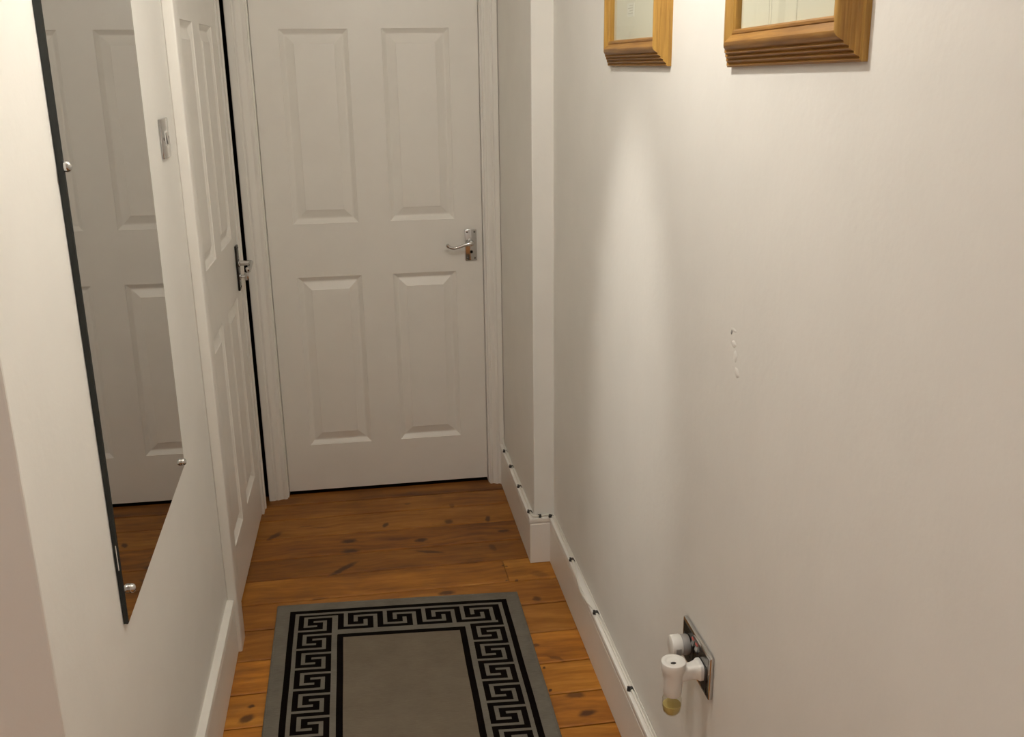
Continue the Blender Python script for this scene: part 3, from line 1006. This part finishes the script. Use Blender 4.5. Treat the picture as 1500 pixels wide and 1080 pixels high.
# ------------------------------------------------------------------ double socket with two plug-in units
def socket():
    cy, cz = -2.050, 0.517
    root = empty('double_socket', (XR, cy, cz))
    b_ = mbox(-0.0085, 0, -0.0735, 0.0735, -0.0435, 0.0435, bevel=0.003)
    obj('face_plate', b_, M_chrome, root, smooth=True)
    b_ = mbox(-0.0092, -0.0083, -0.067, 0.067, -0.037, 0.037, bevel=0.0004)
    obj('face_insert', b_, M_dchrome, root)
    for s in (-1, 1):
        b_ = mbox(-0.0102, -0.0090, s * 0.036 - 0.026, s * 0.036 + 0.026, -0.034, 0.016, bevel=0.0004)
        ins = obj('outlet', b_, M_black, root)
        for (yy, zz, hw, hh) in ((0, 0.006, .0022, .0045), (-0.011, -0.016, .0036, .0018), (0.011, -0.016, .0036, .0018)):
            q = mbox(-0.0104, -0.0100, s * 0.036 + yy - hw, s * 0.036 + yy + hw, zz - hh, zz + hh)
            obj('pin_slot', q, M_dark, ins)
    for s in (-1, 1):
        b_ = bmesh.new()
        y0_ = s * 0.010
        rows = [[b_.verts.new((x, y0_ + yy, z)) for x, z in ((-0.0090, 0.019), (-0.0128, 0.019), (-0.0108, 0.026), (-0.0100, 0.034), (-0.0090, 0.034))] for yy in (-0.0055, 0.0055)]
        for i in range(5):
            j = (i + 1) % 5
            b_.faces.new((rows[0][i], rows[0][j], rows[1][j], rows[1][i]))
        b_.faces.new(rows[0]); b_.faces.new(rows[1][::-1])
        r_ = obj('rocker', b_, M_chrome, root)
        q = mbox(-0.0116, -0.0104, y0_ - 0.0045, y0_ + 0.0045, 0.0300, 0.0335)
        mk = obj('red_mark', q, M_red, r_); mk['label'] = 'red mark on the rocker'
    tag(root, 'chrome double wall socket low on the right wall', 'socket')

    # round white plug-in in the farther outlet
    ey, ez = cy + 0.036, cz + 0.004
    r = empty('plug_in_sensor', (XR - 0.0102, ey, ez))
    Mx = axis((0, 0, 0), (-1, 0, 0))
    b_ = lathe(bmesh.new(), [(0, 0.0002), (0.0185, 0.0002), (0.0195, 0.003), (0.0195, 0.013), (0.0185, 0.0145), (0, 0.0145)], 36, Mx)
    o = obj('plug_base', b_, M_grey, r, smooth=True)
    b_ = lathe(bmesh.new(), [(0, 0.0147), (0.0195, 0.0147), (0.0206, 0.017), (0.0206, 0.031), (0.0195, 0.0340), (0.016, 0.0355), (0, 0.0360)], 36, Mx)
    obj('cap', b_, M_white, r, smooth=True)
    b_ = mbox(-0.029, -0.019, -0.0212, -0.0195, -0.008, 0.004, bevel=0.0006)
    obj('sensor_window', b_, M_grey, r)
    tag(r, 'round white plug-in unit in the farther outlet of the socket', 'plug')

    # plug-in air freshener in the nearer outlet
    ay, az = cy - 0.036, cz - 0.002
    r = empty('air_freshener', (XR - 0.0102, ay, az))
    # plug block against the socket
    b_ = bmesh.new()
    secs = [(-0.0002, 0.019, 0.017, 0.0), (-0.006, 0.019, 0.017, 0.0), (-0.010, 0.0155, 0.0150, 0.0), (-0.018, 0.0125, 0.0135, -0.001), (-0.030, 0.0120, 0.0145, -0.003), (-0.050, 0.0125, 0.0150, -0.006)]
    rows = []
    for (x, hy, hz, oz) in secs:
        ring_ = []
        for k in range(24):
            a = 2 * math.pi * k / 24
            ca, sa = math.cos(a), math.sin(a)
            e_ = 0.55
            ring_.append(b_.verts.new((x, math.copysign(abs(ca) ** e_, ca) * hy, math.copysign(abs(sa) ** e_, sa) * hz + oz)))
        rows.append(ring_)
    for a_, c_ in zip(rows, rows[1:]):
        for i in range(24):
            b_.faces.new((a_[i], a_[(i + 1) % 24], c_[(i + 1) % 24], c_[i]))
    b_.faces.new(rows[0]); b_.faces.new(rows[-1][::-1])
    obj('plug_block', b_, M_white, r, smooth=True)
    bx = -0.052
    Mz = Matrix.Translation((bx, 0, 0))
    b_ = lathe(bmesh.new(), [(0, -0.046), (0.0145, -0.046), (0.0165, -0.043), (0.0170, -0.030), (0.0180, -0.014), (0.0190, -0.002), (0.0200, 0.002), (0.0205, 0.004), (0, 0.004)], 40, Mz)
    obj('body', b_, M_white, r, smooth=True)
    b_ = lathe(bmesh.new(), [(0, 0.0042), (0.0208, 0.0042), (0.0222, 0.008), (0.0226, 0.020), (0.0218, 0.0228), (0.0200, 0.0238), (0.0145, 0.0236), (0.0120, 0.0215), (0.0105, 0.0212), (0, 0.0210)], 40, Mz)
    cap = obj('diffuser_cap', b_, M_white, r, smooth=True)
    b_ = lathe(bmesh.new(), [(0, 0.0211), (0.0034, 0.0211), (0.0034, 0.0216), (0.0, 0.0217)], 16, Matrix.Translation((bx - 0.0015, -0.004, 0)) @ Matrix.Scale(1.5, 4, (1, 0, 0)))
    obj('vent_hole', b_, M_black, cap, smooth=True)
    b_ = lathe(bmesh.new(), [(0.0100, -0.0462), (0.0150, -0.0475), (0.0176, -0.055), (0.0176, -0.070), (0.0158, -0.0800), (0.0115, -0.0855), (0.004, -0.0870), (0, -0.0870)], 32, Mz)
    bt = obj('bottle', b_, M_bottle, r, smooth=True)
    b_ = lathe(bmesh.new(), [(0, -0.066), (0.0164, -0.066), (0.0164, -0.070), (0.0148, -0.0790), (0.0108, -0.0840), (0, -0.0855)], 32, Mz)
    oil = obj('oil', b_, M_oil, bt, smooth=True); oil['label'] = 'amber liquid in the bottle'
    tag(r, 'white plug-in air freshener with clear oil bottle in the nearer outlet', 'air freshener')
socket()

# ------------------------------------------------------------------ lamps above the picture
def lamps():
    r = empty('ceiling_light', (BULB.x, BULB.y, H))
    obj('ceiling_rose', lathe(bmesh.new(), [(0, 0), (0.045, 0), (0.045, -0.012), (0.02, -0.022), (0, -0.022)], 32), M_white, r, smooth=True)
    d = BULB.z - H
    obj('flex', lathe(bmesh.new(), [(0, -0.02), (0.003, -0.02), (0.003, d + 0.078), (0, d + 0.078)], 10), M_white, r, smooth=True)
    obj('lamp_holder', lathe(bmesh.new(), [(0, d + 0.080), (0.018, d + 0.080), (0.018, d + 0.040), (0, d + 0.040)], 24), M_white, r, smooth=True)
    b_ = lathe(bmesh.new(), [(0.012, d + 0.038), (0.014, d + 0.030), (0.026, d + 0.014), (0.030, d), (0.026, d - 0.015), (0.012, d - 0.028), (0, d - 0.030)], 24)
    o = obj('bulb', b_, M_bulb, r, smooth=True)
    tag(r, 'pendant bulb hanging from the hallway ceiling above the pictures', 'lamp')
    r = empty('added_spotlight', (SPOT.x, SPOT.y, H))  # fitting made up for the added spot on the right wall
    obj('ceiling_plate', lathe(bmesh.new(), [(0, 0), (0.04, 0), (0.04, -0.012), (0, -0.012)], 32), M_white, r, smooth=True)
    obj('arm', lathe(bmesh.new(), [(0, -0.012), (0.006, -0.012), (0.006, -0.05), (0, -0.05)], 12), M_white, r, smooth=True)
    dr = (_tgt - SPOT).normalized()
    b_ = lathe(bmesh.new(), [(0.0, -0.055), (0.022, -0.055), (0.030, -0.03), (0.034, 0.020), (0.031, 0.020), (0.027, -0.025), (0.0, -0.04)], 28,
               axis(SPOT - Vector((SPOT.x, SPOT.y, H)), dr))
    obj('lamp_head', b_, M_white, r, smooth=True)
    tag(r, 'small white ceiling spot, unseen, added to brighten the right wall', 'lamp')
    r = empty('flush_ceiling_light', (HALL.x, HALL.y, H))
    obj('diffuser', lathe(bmesh.new(), [(0, 0), (0.17, 0), (0.17, -0.014), (0.15, -0.028), (0, -0.030)], 36), M_diff, r, smooth=True)
    tag(r, 'round flush ceiling lamp in the wider hall behind', 'lamp')
lamps()
